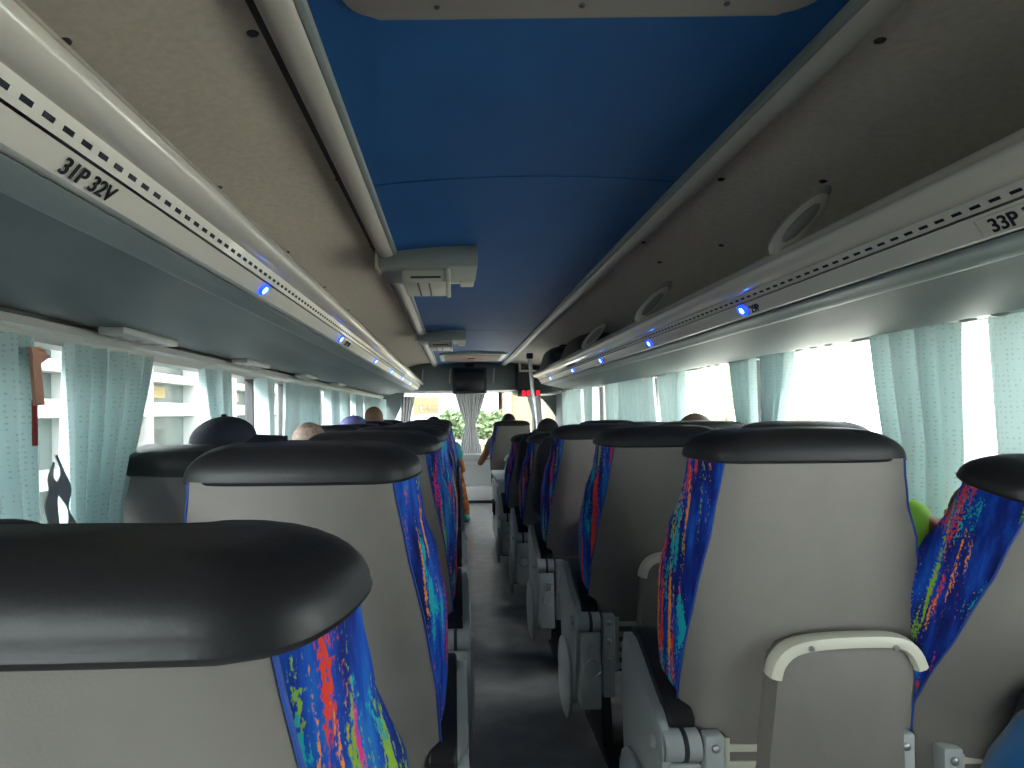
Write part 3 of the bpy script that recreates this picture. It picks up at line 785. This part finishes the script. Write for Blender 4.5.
RA = [(.72, 1.262, 4, 'large grey-backed right aisle seat with cream pocket rail, nearest the camera', 1.010),
      (.694, 2.01, 4, 'second right aisle seat, dark grey back with grey pocket rail', 1.0),
      (.664, 2.755, 4, 'third right aisle seat, just behind the black rucksack', .992),
      (.64, 3.50, 4, 'right aisle seat with the larger black rucksack hung on it', .94),
      (.615, 4.25, 4, 'right aisle seat of the passenger in black', .91)]
for x, y, ti, lb, kz in RA: place_seat(-1, True, x, y, ti, lb, 'right aisle seats', kz)
RW = [(1.19, 1.24, 18, 'reclined blue-sided seat at the right edge beside the lime shirt', .975),
      (1.185, 2.02, 4, 'right window seat whose black cap shows above the nearest right seat', 1.008),
      (1.15, 2.755, 4, 'right window seat behind the grey-brown head', 1.0),
      (1.12, 3.5, 4, 'right window seat ahead of the grey-brown head', .985),
      (1.095, 4.25, 4, 'farthest right window seat beyond the third seat back', .985)]
for x, y, ti, lb, kz in RW: place_seat(-1, False, x, y, ti, lb, 'right window seats', kz)
place_seat(-1, False, .665, 7.0, 3, 'small far grey seat of the man at the windscreen', None, .955)

# ------------------------------------------------------------------ people
def remesh(o, v=.009, sm=6):
    r = o.modifiers.new('skin', 'REMESH'); r.mode = 'VOXEL'; r.voxel_size = v; r.use_smooth_shade = True
    s_ = o.modifiers.new('soften', 'SMOOTH'); s_.iterations = sm; s_.factor = .5
def person(x, y, top, label, skin, shirt, trousers, hair=None, cap=None, build=1.0, arm_r=None, arm_l=None, yaw=0, headyaw=0, rest=True, foot_r=None, shoe=None, headx=0, sleeve=.72):
    """seated, facing +y; local origin on the floor under the hips; top = head height"""
    t = thing('person', label, 'person', (x, y, 0), yaw)
    hz = top - .115                    # head centre
    sh = top - .31                     # shoulder height
    hip = .53; b = build
    J = dict(hip=Vector((0, 0, hip)), belly=Vector((0, -.03, hip + (sh - hip) * .4)), chest=Vector((0, -.06, hip + (sh - hip) * .78)), neck=Vector((0, -.055, sh + .045)),
             head=Vector((headx, -.03, hz)))
    def hand(bm, w, d, sgn, r=1.0):
        d = d.normalized(); side = d.cross(Vector((0, 0, 1))).normalized() * sgn
        upv = side.cross(d) * sgn
        capsule(bm, w, w + d * .075, .027, .036, 10, .6)
        for k, (o_, l) in enumerate(((-.028, .062), (-.010, .075), (.010, .070), (.027, .055))):
            a = w + d * .085 + side * o_; m_ = a + d * l * .55 - Vector((0, 0, .006)); e = a + d * l - Vector((0, 0, .024))
            capsule(bm, a, m_, .0095, .009, 8); capsule(bm, m_, e, .009, .0075, 8)
        th = w + d * .03 - side * .03
        capsule(bm, th, th + d * .035 - side * .022, .012, .010, 8); capsule(bm, th + d * .035 - side * .022, th + d * .062 - side * .024, .010, .008, 8)
    def arms(default_r, default_l): return (arm_r or default_r, arm_l or default_l)
    aR, aL = arms([(.205 * b, -.05, sh - .03), (.25 * b, .06, sh - .29), (.17, .27, .60)], [(-.205 * b, -.05, sh - .03), (-.25 * b, .06, sh - .29), (-.17, .27, .60)])
    legs = {}
    for sgn in (1, -1):
        f_ = foot_r if (sgn == 1 and foot_r) else (sgn * .11, .42, .06)
        legs[sgn] = [Vector((sgn * .095, .02, .53)), Vector((sgn * .12 if not (sgn == 1 and foot_r) else (.12 + foot_r[0]) / 2, .42, .545)), Vector(f_)]
    def torso(bm, g):
        capsule(bm, J['hip'] + Vector((-.07, 0, 0)), J['hip'] + Vector((.07, 0, 0)), .115 * b + g, .115 * b + g)
        capsule(bm, J['hip'], J['belly'], .125 * b + g, .12 * b + g); capsule(bm, J['belly'] + Vector((-.05, 0, 0)), J['chest'] + Vector((-.06, 0, 0)), .10 * b + g, .105 * b + g)
        capsule(bm, J['belly'] + Vector((.05, 0, 0)), J['chest'] + Vector((.06, 0, 0)), .10 * b + g, .105 * b + g)
        capsule(bm, Vector((-.15 * b, -.06, sh - .025)), Vector((.15 * b, -.06, sh - .025)), .062 + g, .062 + g)
        capsule(bm, Vector((-.07, -.06, sh)), Vector((.07, -.06, sh)), .065 + g, .065 + g)
    bm = bm_new(); torso(bm, 0)
    capsule(bm, J['neck'] - Vector((0, 0, .06)), J['head'] - Vector((0, .01, .05)), .056, .054)
    # head: skull, jaw, nose, ears, lips, brow
    hy = Euler((0, 0, headyaw)).to_matrix(); hc = J['head']
    hp = lambda v: hc + hy @ Vector(v)
    ellipsoid(bm, hp((0, -.012, .018)), .076, .095, .096, hy); ellipsoid(bm, hp((0, .028, -.045)), .056, .062, .066, hy)
    capsule(bm, hp((0, .083, .015)), hp((0, .107, -.022)), .009, .015, 8); ellipsoid(bm, hp((0, .083, -.055)), .024, .012, .010, hy, 10, 8)
    capsule(bm, hp((-.035, .078, .028)), hp((.035, .078, .028)), .010, .010, 8)
    for sgn in (1, -1): ellipsoid(bm, hp((sgn * .078, -.008, -.008)), .012, .022, .034, hy, 10, 8); ellipsoid(bm, hp((sgn * .03, .082, .012)), .012, .008, .008, hy, 10, 8)
    for sgn, a in ((1, aR), (-1, aL)):
        a = [Vector(p) for p in a]
        capsule(bm, a[0], a[1], .050 * b, .040 * b); capsule(bm, a[1], a[2], .040 * b, .028)
        hand(bm, a[2], a[2] - a[1], sgn)
    for sgn in (1, -1):
        l = legs[sgn]
        capsule(bm, l[0], l[1], .085 * b, .062 * b); capsule(bm, l[1], l[2] + Vector((0, 0, .03)), .058 * b, .038)
        capsule(bm, l[2] + Vector((0, -.03, -.015)), l[2] + Vector((0, .15, -.025)), .038, .032)
    o = obj('body', bm, skin, t); remesh(o, .008, 4)
    bm = bm_new(); torso(bm, .012)
    for a in (aR, aL):
        a = [Vector(p) for p in a]; capsule(bm, a[0], a[0] + (a[1] - a[0]) * sleeve, .064 * b, .060 * b)
    o = obj('shirt', bm, shirt, t); remesh(o, .009, 8)
    bm = bm_new()
    capsule(bm, J['hip'] + Vector((-.07, 0, -.01)), J['hip'] + Vector((.07, 0, -.01)), .130 * b, .130 * b)
    for sgn in (1, -1):
        l = legs[sgn]; capsule(bm, l[0], l[1], .098 * b, .076 * b); capsule(bm, l[1], l[1] + (l[2] - l[1]) * .84, .072 * b, .058)
    o = obj('trousers', bm, trousers, t); remesh(o, .010, 6)
    if shoe:
        for sgn in (1, -1):
            l = legs[sgn]; bm = bm_new(); capsule(bm, l[2] + Vector((0, -.035, -.012)), l[2] + Vector((0, .16, -.022)), .046, .039); o = obj('shoe', bm, shoe, t); remesh(o, .008, 4)
    if hair:
        bm = bm_new(); ellipsoid(bm, hp((0, -.024, .032)), .084, .099, .096, hy, 24, 16)
        if hair[1] == 'long': ellipsoid(bm, hp((0, -.05, -.05)), .083, .062, .10, hy, 20, 12)
        elif hair[1] == 'bun': ellipsoid(bm, hp((0, -.045, -.01)), .082, .07, .09, hy, 20, 12)
        for v in bm.verts:
            q = hy.transposed() @ (v.co - hc)
            if q.y > .062 and q.z < .075: v.co = hc + hy @ Vector((q.x, .062 + (q.y - .062) * .2, q.z))
        obj('hair', bm, hair[0], t)
    if cap:
        bm = bm_new(); rings = []
        for k in range(9):
            a = PI / 2 * k / 8
            rr_ = math.cos(a) if k < 8 else .02
            ring = []
            for i in range(28):
                th = 2 * PI * i / 28
                ring.append(hp((.092 * rr_ * math.cos(th), -.008 + .108 * rr_ * math.sin(th) + .012 * math.sin(a), .030 + .088 * math.sin(a) ** .9)))
            rings.append(ring)
        loft(bm, rings); c_ = obj('cap', bm, cap, t)
        bm = bm_new(); rings = []
        for k in range(8):
            u = k / 7; yv = .075 + .125 * u; wv = .080 * math.sqrt(max(0.02, 1 - (u * .98) ** 3)); 
            ring = []
            for i in range(11):
                c = -1 + .2 * i; ring.append(hp((wv * c, yv - .03 * c * c * (1 - u), .058 - .008 * u - .045 * c * c)))
            ring += [p_ - Vector((0, 0, .007)) for p_ in ring[::-1]]
            rings.append(ring)
        loft(bm, rings); obj('brim', bm, cap, c_)
        bm = bm_new(); ellipsoid(bm, hp((0, -.005, .120)), .010, .010, .006, hy, 10, 6); obj('button', bm, cap, c_)
    return t

def px_x(px, Y): return (px - VX) * Y / F
person(-.765, 2.03, 1.212, 'passenger in a navy baseball cap, brim turned to the aisle', M['skin'], M['greyt'], M['greyt'], cap=M['navy'], build=.82, headyaw=-math.radians(82))
person(px_x(310, 3.02), 3.05, 1.165, 'passenger with light brown hair just over a left seat top', M['skinl'], M['greyt'], M['jean'], hair=(M['hairl'], 'bun'), build=.85)
person(-.775, 4.62, 1.20, 'passenger in a violet cap by the left windows', M['skinl'], M['greyt'], M['jean'], cap=M['violet'], build=.8, headyaw=-math.radians(60))
person(px_x(373, 5.32), 5.42, 1.265, 'passenger with close-cropped reddish brown hair on the left', M['skinl'], M['greyt'], M['jean'], hair=(M['hairs'], 'short'))
person(px_x(434, 6.2), 6.18, 1.168, 'passenger in teal and orange print trousers, foot in the aisle', M['skin'], M['teal'], M['orange'], hair=(M['hairb'], 'short'),
       arm_r=[(.21, -.04, .86), (.285, .10, .62), (.20, .30, .60)], foot_r=(.33, .46, .06), shoe=M['shoe'], sleeve=.35)
person(px_x(508, 7.25), 7.24, 1.185, 'man on the far seat at the windscreen with bare left arm', M['skin'], M['greyt'], M['jean'], hair=(M['hairb'], 'short'),
       arm_l=[(-.21, -.05, .84), (-.335, .10, .60), (-.28, .32, .62)], sleeve=.2)
person(px_x(548, 4.45), 4.52, 1.155, 'passenger in a black top with dark hair, arm hanging into the aisle', M['skin'], M['black'], M['greyt'], hair=(M['hairb'], 'long'),
       arm_l=[(-.21, -.05, .85), (-.285, -.02, .60), (-.305, .10, .42)])
person(1.18, 3.0, 1.188, 'passenger with grey-brown hair beside the right window', M['skinl'], M['greyt'], M['jean'], hair=(M['hairg'], 'short'), build=.85)
person(1.17, 1.50, 1.035, 'passenger in a lime green shirt beside the reclined right seat', M['skinl'], M['lime'], M['jean'], hair=(M['hairb'], 'short'), build=.85, headx=.13,
       arm_l=[(-.16, -.05, .73), (.03, .09, .925), (.12, -.01, .86)], sleeve=1.0)

# ------------------------------------------------------------------ bags
def soft_bag(name, label, loc, w, d, h, m, straps=True, pocket=True, rz=0, cat='bag', group=None, seed=1):
    rnd = random.Random(seed)
    t = thing(name, label, cat, loc, rz, group)
    bm = bm_new(); rings = []
    for k in range(15):
        v = k / 14; z = h * v
        f_ = (1 - abs(2 * v - 1) ** 4.5) ** .5 if 0 < v < 1 else .15
        f_ = max(f_, .25); top = 1 - .25 * v
        ring = []
        for i in range(28):
            a = 2 * PI * i / 28; c, s_ = math.cos(a), math.sin(a)
            e = .55
            ring.append(Vector((w / 2 * f_ * top * math.copysign(abs(c) ** e, c) * (1 + .03 * math.sin(7 * v + i)), d / 2 * f_ * top * math.copysign(abs(s_) ** e, s_) * (1 + .04 * math.sin(9 * v + 2 * i)), z)))
        rings.append(ring)
    loft(bm, rings); obj('bag_body', bm, m, t)
    if pocket:
        bm = bm_new(); ellipsoid(bm, (0, -d * .42, h * .36), w * .33, d * .25, h * .26, u=20, v=12); obj('front_pocket', bm, m, t)
    bm = bm_new(); tube(bm, [(w * .10 * math.cos(k * PI / 8), -.01, h * .97 + .022 * math.sin(k * PI / 8)) for k in range(9)], .007, 8); obj('grab_handle', bm, M['blackbag'], t)
    if straps:
        for s_ in (-1, 1):
            bm = bm_new(); tube(bm, [(s_ * w * .22, d * .35, h * .95), (s_ * w * .26, d * .62, h * .8), (s_ * w * .3, d * .66, h * .45), (s_ * w * .32, d * .4, h * .12)], .014, 8, 1.6); obj('strap', bm, M['blackbag'], t)
    return t
t = soft_bag('rucksack', 'black rucksack hanging over the aisle seat just beyond the third right seat back', (.60, 3.33, .60), .40, .17, .50, M['blackbag'], seed=3, group='black rucksacks hung on right seats')
t = soft_bag('rucksack', 'smaller black rucksack hung on the seat of the passenger in black', (.555, 4.08, .66), .32, .17, .42, M['black'], seed=4, group='black rucksacks hung on right seats')
# chrome zip pullers / buckle
t2 = soft_bag('duffel_bag', 'dark maroon bag stuffed in the right rack behind the third strut', (1.0, 4.35, H + .31), .42, .9, .235, M['maroon'], False, False, seed=5, group='bags in the right rack')
t3 = soft_bag('duffel_bag', 'black bag at the front end of the right rack', (.99, 5.45, H + .31), .42, .8, .27, M['blackbag'], False, False, seed=6, group='bags in the right rack')
bm = bm_new(); ellipsoid(bm, (.90, 5.98, H + .345), .03, .03, .028, u=12, v=8); ellipsoid(bm, (.90, 5.98, H + .38), .012, .012, .014, u=8, v=6)
o = obj('small_pouch', bm, M['lime']); tag(o, 'tiny yellow-green pouch at the front tip of the right rack', 'pouch')
t = soft_bag('holdall', 'shiny blue satin holdall at the lower right corner', (.87, .78, 0), .42, .26, .85, M['satin'], False, False, seed=8)  # unidentified blue cloth, made up here as a bag standing on the floor

# ------------------------------------------------------------------ front of the bus
Yf = 8.55
# windscreen surround
bm = bm_new()
def quad_slab(bm, pts, y0, y1): prism(bm, pts, 'y', y0, y1)
def xz(px, py, Y=Yf): p = un(px, py, Y); return (p.x, p.z)
box(bm, XL - .05, XR + .05, Yf, Yf + .05, 0, .56)
box(bm, XL - .05, XR + .05, Yf, Yf + .05, Z_(393, Yf), ZC + .06)
quad_slab(bm, [(XL - .05, .56), xz(390, 432), xz(402, 404), xz(405, 392), (XL - .05, 1.6)], Yf, Yf + .05)
right = spline([xz(533, 392), xz(545, 402), xz(556, 417), xz(562, 432), xz(563, 456)], 4, False)
quad_slab(bm, [tuple(p) for p in right] + [(XR + .05, .5), (XR + .05, 1.6)], Yf, Yf + .05)
struct('wall_front', bm, M['valance'], smooth=False)
wn[0] += 1
bm = bm_new(); box(bm, X_(388, Yf), X_(566, Yf), Yf + .055, Yf + .063, .5, 1.6); o = struct('window_%d' % wn[0], bm, M['glass'], smooth=False)

# header box over the windscreen
t = thing('front_header', 'dark panelled header above the windscreen behind the monitor', 'header', (.2, 8.2, H + .28))
bm = bm_new(); box(bm, -1.2, .62, -.18, .34, .0, .37, .02); obj('main_panel', bm, M['valance'], t)
bm = bm_new(); box(bm, .62, 1.18, -.55, .34, -.065, .30, .05, 4); rp = obj('right_console', bm, M['dark'], t)
bm = bm_new(); box(bm, .62, 1.0, -.58, -.54, .22, .245, .005); box(bm, .62, .645, -.58, -.54, .22, .33, .005); obj('parcel_ledge', bm, M['cream'], t)
for x in (-.62, .33, -.25):
    bm = bm_new(); tube(bm, [(x, -.2, .30), (x - .01, -.21, .2), (x - .015, -.2, .1)], .012, 8); obj('cream_cover_strip', bm, M['cream'], t)
t = thing('led_clock', 'red lit number display under the front right console', 'display', (px_x(531, 7.6), 7.60, Z_(394, 7.6)))
bm = bm_new(); box(bm, -.16, .12, 0, .1, -.045, .045, .01); obj('housing', bm, M['dark'], t)
for k in (-.09, -.03, .03, .09):
    bm = bm_new()
    for dx, dz, w, h in ((0, .028, .026, .008), (0, 0, .026, .008), (0, -.028, .026, .008), (-.014, .014, .008, .026), (.014, .014, .008, .026), (-.014, -.014, .008, .026), (.014, -.014, .008, .026)):
        box(bm, k + dx - w / 2, k + dx + w / 2, -.006, .0, dz - h / 2, dz + h / 2)
    obj('digit', bm, M['redled'], t, False)
t = thing('television', 'black monitor hung above the tied windscreen curtain', 'television', (px_x(470, 7.85), 7.85, Z_(394, 7.85)))
bm = bm_new(); box(bm, -.222, .222, 0, .10, 0, .345, .012); obj('housing', bm, M['dark'], t)
bm = bm_new(); box(bm, -.19, .19, -.004, .004, .035, .32, .002); obj('screen', bm, M['screen'], t)
bm = bm_new(); box(bm, -.06, .06, .02, .08, .34, .40, .005); obj('mount', bm, M['dark'], t)

# dashboard, step and co.
t = thing('dashboard', 'white dashboard panel below the windscreen curtain', 'dashboard', (.2, 8.25, 0))
bm = bm_new(); box(bm, -1.0, 1.1, -.05, .28, .20, .60, .03, 3); obj('front_panel', bm, M['silver'], t)
bm = bm_new(); box(bm, -1.0, 1.1, -.02, .29, .58, .635, .02, 3); obj('dash_top', bm, M['whitep'], t)
bm = bm_new(); box(bm, -.08, .10, -.058, -.045, .49, .535, .006); obj('name_plate', bm, M['whitep'], t)
bm = bm_new(); box(bm, -1.0, 1.1, -.22, .26, .03, .21, .01); obj('step_box', bm, M['whitep'], t)
bm = bm_new(); box(bm, -1.0, 1.1, -.26, .24, .0, .035, .004); obj('kick_strip', bm, M['dark'], t)

# white grab pole
t = thing('grab_pole', 'slim white floor-to-ceiling pole left of the dark-haired passenger', 'pole', (un(539, 445, 6.55).x, 6.55, 0))
a, b_ = un(529.5, 358, 6.55), un(537.5, 445, 6.55)
xb = (b_.x + (b_.x - a.x) / (a.z - b_.z) * b_.z); x0 = t.location.x
bm = bm_new(); tube(bm, [(xb - x0, 0, 0), (a.x - x0, 0, a.z)], .022, 12); obj('tube', bm, M['chrome'], t)
bm = bm_new(); box(bm, a.x - x0 - .035, a.x - x0 + .035, -.035, .035, a.z - .01, a.z + .05, .008); obj('top_socket', bm, M['dark'], t)
bm = bm_new(); bmesh.ops.create_cone(bm, cap_ends=True, segments=16, radius1=.05, radius2=.04, depth=.03, matrix=Matrix.Translation((xb - x0, 0, .015))); obj('floor_flange', bm, M['chrome'], t)

# white cabinet / cool box between the aisle seats and the front seat
t = thing('cool_box_cabinet', 'white cabinet by the aisle between black-clad passenger and front seat', 'cabinet', (.62, 5.35, 0))
bm = bm_new(); box(bm, -.26, .22, -.30, .45, .04, .62, .012); obj('carcass', bm, M['whitep'], t)
bm = bm_new(); box(bm, -.28, .23, -.32, .46, .62, .655, .012); obj('lid', bm, M['whitep'], t)
bm = bm_new(); box(bm, -.272, -.258, -.27, .06, .09, .58, .005); d_ = obj('door', bm, M['silver'], t)
bm = bm_new(); box(bm, -.290, -.270, -.01, .02, .30, .42, .005); obj('handle', bm, M['dark'], d_)
bm = bm_new(); box(bm, -.272, -.258, .09, .42, .09, .58, .005); d_ = obj('door', bm, M['silver'], t)
bm = bm_new(); box(bm, -.290, -.270, .12, .15, .30, .42, .005); obj('handle', bm, M['dark'], d_)
bm = bm_new(); box(bm, -.24, .2, -.28, .43, 0, .042); obj('plinth', bm, M['dark'], t)
t = soft_bag('carrier_bag', 'crumpled white bag lying on the white cabinet', (.58, 5.42, .656), .30, .24, .14, M['whitep'], False, False, seed=11)

# ------------------------------------------------------------------ outside
bm = bm_new(); box(bm, .2, 60, -40, 90, -1.25, -1.15); struct('ground', bm, M['sun_ground'], smooth=False)  # sunlit brightness of the right-hand ground painted into its pale colour
bm = bm_new(); box(bm, -60, .2, -40, 90, -1.25, -1.15); struct('ground', bm, M['shade_ground'], smooth=False)  # shade beside the building painted into the left ground's darker colour

# terminal building along the left
bt = thing('terminal_building', 'white framed glazed building outside the left windows', 'building', (-5.6, 0, -1.15))
bm = bm_new(); box(bm, -6.0, -.25, -6, 44, 0, 5.2); obj('wall', bm, M['shopglass'], bt, False)
rnd = random.Random(4)
for z0, z1 in ((1.35, 1.62), (2.35, 2.62), (3.0, 3.18), (4.2, 5.3)):
    bm = bm_new(); box(bm, -.3, .0, -6, 44, z0, z1, .02); obj('beam', bm, M['facade'], bt, False)
for k in range(24):
    bm = bm_new(); y = -5 + 2.0 * k; w = (.09, .3, .09)[k % 3]; box(bm, -.3, .04, y - w, y + w, 0, 5.2, .02); obj('column', bm, M['facade'], bt, False)
for k in range(24):
    y = -5 + 2.0 * k
    for z0, z1 in ((1.62, 2.3), (2.66, 3.0), (.4, 1.3)):
        if rnd.random() < .55:
            bm = bm_new(); a = y + rnd.uniform(.3, .7); box(bm, -.27, -.2, a, a + rnd.uniform(.5, 1.0), z0 + .05, z1 - .06, .01)
            obj('panel', bm, M['ochre'] if rnd.random() < .6 else M['facade'], bt, False)

# in front: white low building, beige house, yellow sign, planting
o = thing('white_building', 'long white building seen through the windscreen', 'building', (-1, 23.4, -1.15))
bm = bm_new(); box(bm, -4.2, 2.7, 0, 6, 1.9, 8.5); obj('wall', bm, M['facade'], o, False)
bm = bm_new(); box(bm, -4.2, 2.7, .4, 6, 0, 1.9); obj('base_wall', bm, M['beige'], o, False)
bm = bm_new(); box(bm, -4.25, 2.75, -.1, 6, 1.85, 1.95, .02); obj('ledge', bm, M['facade'], o, False)
o = thing('beige_house', 'beige house wall seen right of the tied windscreen curtain', 'building', (7.0, 22.3, -1.15))
bm = bm_new(); box(bm, -5.0, 6.5, 0, 7, 0, 8.5); obj('wall', bm, M['beige'], o, False)
bm = bm_new(); box(bm, -5.15, -4.9, -.1, 7, 0, 8.7, .02); obj('corner_trim', bm, M['rust'], o, False)
t = thing('yellow_sign', 'yellow sign with faint red scrawl outside the left half of the windscreen', 'sign', (un(426, 405, 20).x, 20.0, -1.15))
z0 = un(426, 414, 20).z + 1.15; z1 = un(426, 397, 20).z + 1.15
bm = bm_new(); box(bm, -.42, .42, 0, .06, z0, z1, .01); obj('board', bm, M['yellow'], t, False)
for k, x in enumerate((-.24, -.10, .05, .17, .28)):
    bm = bm_new(); zc = (z0 + z1) / 2 - .05
    tube(bm, [(x - .05, -.006, zc + .08 * math.cos(k)), (x, -.006, zc + .09), (x + .04, -.006, zc - .02), (x, -.006, zc - .09), (x + .06, -.006, zc - .05)], .014, 6)
    obj('lettering', bm, M['rust'], t)
for x in (-.35, .35):
    bm = bm_new(); tube(bm, [(x, .03, 0), (x, .03, z0)], .03, 8); obj('post', bm, M['silver'], t)

def shrub(name, label, loc, rx, ry, rz, n, cat='shrub', trunk=0, group=None, seed=0, lm='leaf'):
    rnd = random.Random(seed); t = thing(name, label, cat, loc, 0, group)
    bm = bm_new()
    for k in range(n):
        while True:
            p = Vector((rnd.uniform(-1, 1), rnd.uniform(-1, 1), rnd.uniform(-1, 1)))
            if .35 < p.length < 1: break
        c = Vector((p.x * rx, p.y * ry, trunk + rz + p.z * rz)); d = Vector((rnd.gauss(0, 1), rnd.gauss(0, 1), rnd.gauss(0, .7))).normalized()
        e = d.orthogonal().normalized(); l = rnd.uniform(.10, .2)
        v = [bm.verts.new(c - d * l), bm.verts.new(c + e * l * .45 + Vector((0, 0, .02))), bm.verts.new(c + d * l), bm.verts.new(c - e * l * .45)]
        bm.faces.new(v)
    obj('foliage', bm, M[lm], t, False)
    bm = bm_new(); tube(bm, [(0, 0, 0), (.02, .02, (trunk or .2) * .5), (0, 0, trunk + rz)], [.1 if trunk else .04, .08 if trunk else .03, .04], 8); obj('trunk', bm, M['bark'], t)
for k, (px, w, lb) in enumerate(((449, .42, 'green shrub left of the tied windscreen curtain'), (463, .40, 'green shrub behind the tied windscreen curtain'), (482, .42, 'green shrub right of the tied windscreen curtain'), (497, .35, 'green shrub beside the driver\'s head'))):
    p = un(px, 440, 19.5); shrub('shrub', lb, (p.x, 19.5, .34), w * .7, .35, .46, 420, group='shrubs ahead of the bus', seed=k)
o = thing('planter', 'low pale planter wall under the shrubs ahead of the bus', 'planter', (1.0, 19.5, -1.15))
bm = bm_new(); box(bm, -3.2, 3.2, -.45, .45, 0, 1.35, .02); obj('wall', bm, M['beige'], o, False)
bm = bm_new(); box(bm, -3.25, 3.25, -.5, .5, 1.33, 1.45, .02); obj('coping', bm, M['facade'], o, False)
shrub('tree', 'pale green tree outside the right windows beside the tapered curtains', (6.6, 14.6, -1.15), 1.2, 1.0, 1.2, 420, 'tree', 1.0, seed=9, lm='paleleaf')

# ------------------------------------------------------------------ light, camera, view
w = bpy.data.worlds.new('overcast_sky'); S.world = w; w.use_nodes = True
nt = w.node_tree; bg = nt.nodes['Background']; bg.inputs['Color'].default_value = (.95, .97, 1.0, 1)
# thin overcast, brighter towards the veiled sun behind on the left
tc = nt.nodes.new('ShaderNodeTexCoord'); dt = nt.nodes.new('ShaderNodeVectorMath'); dt.operation = 'DOT_PRODUCT'
sd = Vector((-.75, -.6, .35)).normalized(); dt.inputs[1].default_value = sd
nt.links.new(tc.outputs['Generated'], dt.inputs[0])
mr = nt.nodes.new('ShaderNodeMapRange'); mr.inputs['From Min'].default_value = .35; mr.inputs['From Max'].default_value = 1.0
mr.inputs['To Min'].default_value = 8.0; mr.inputs['To Max'].default_value = 46.0
nt.links.new(dt.outputs['Value'], mr.inputs['Value']); nt.links.new(mr.outputs['Result'], bg.inputs['Strength'])

cam = bpy.data.cameras.new('camera'); co = bpy.data.objects.new('camera', cam); COL.objects.link(co)
cam.sensor_width = 36; cam.lens = F / 1024 * 36; cam.clip_start = .02
cam.shift_x = (512 - VX) / 1024; cam.shift_y = (VY - 384) / 1024
co.matrix_world = Matrix.Translation((0, 0, H)) @ Matrix.Rotation(PI / 2, 4, 'X') @ Matrix.Rotation(-R, 4, 'Z')
S.camera = co
S.view_settings.view_transform = 'Standard'; S.view_settings.look = 'None'; S.view_settings.gamma = 1.0
S.view_settings.use_curve_mapping = False; S.view_settings.exposure = 0.0
S.cycles.max_bounces = 10; S.cycles.diffuse_bounces = 6; S.cycles.transparent_max_bounces = 16
S.cycles.use_denoising = True; S.cycles.caustics_reflective = False; S.cycles.caustics_refractive = False
S.cycles.sample_clamp_indirect = 6
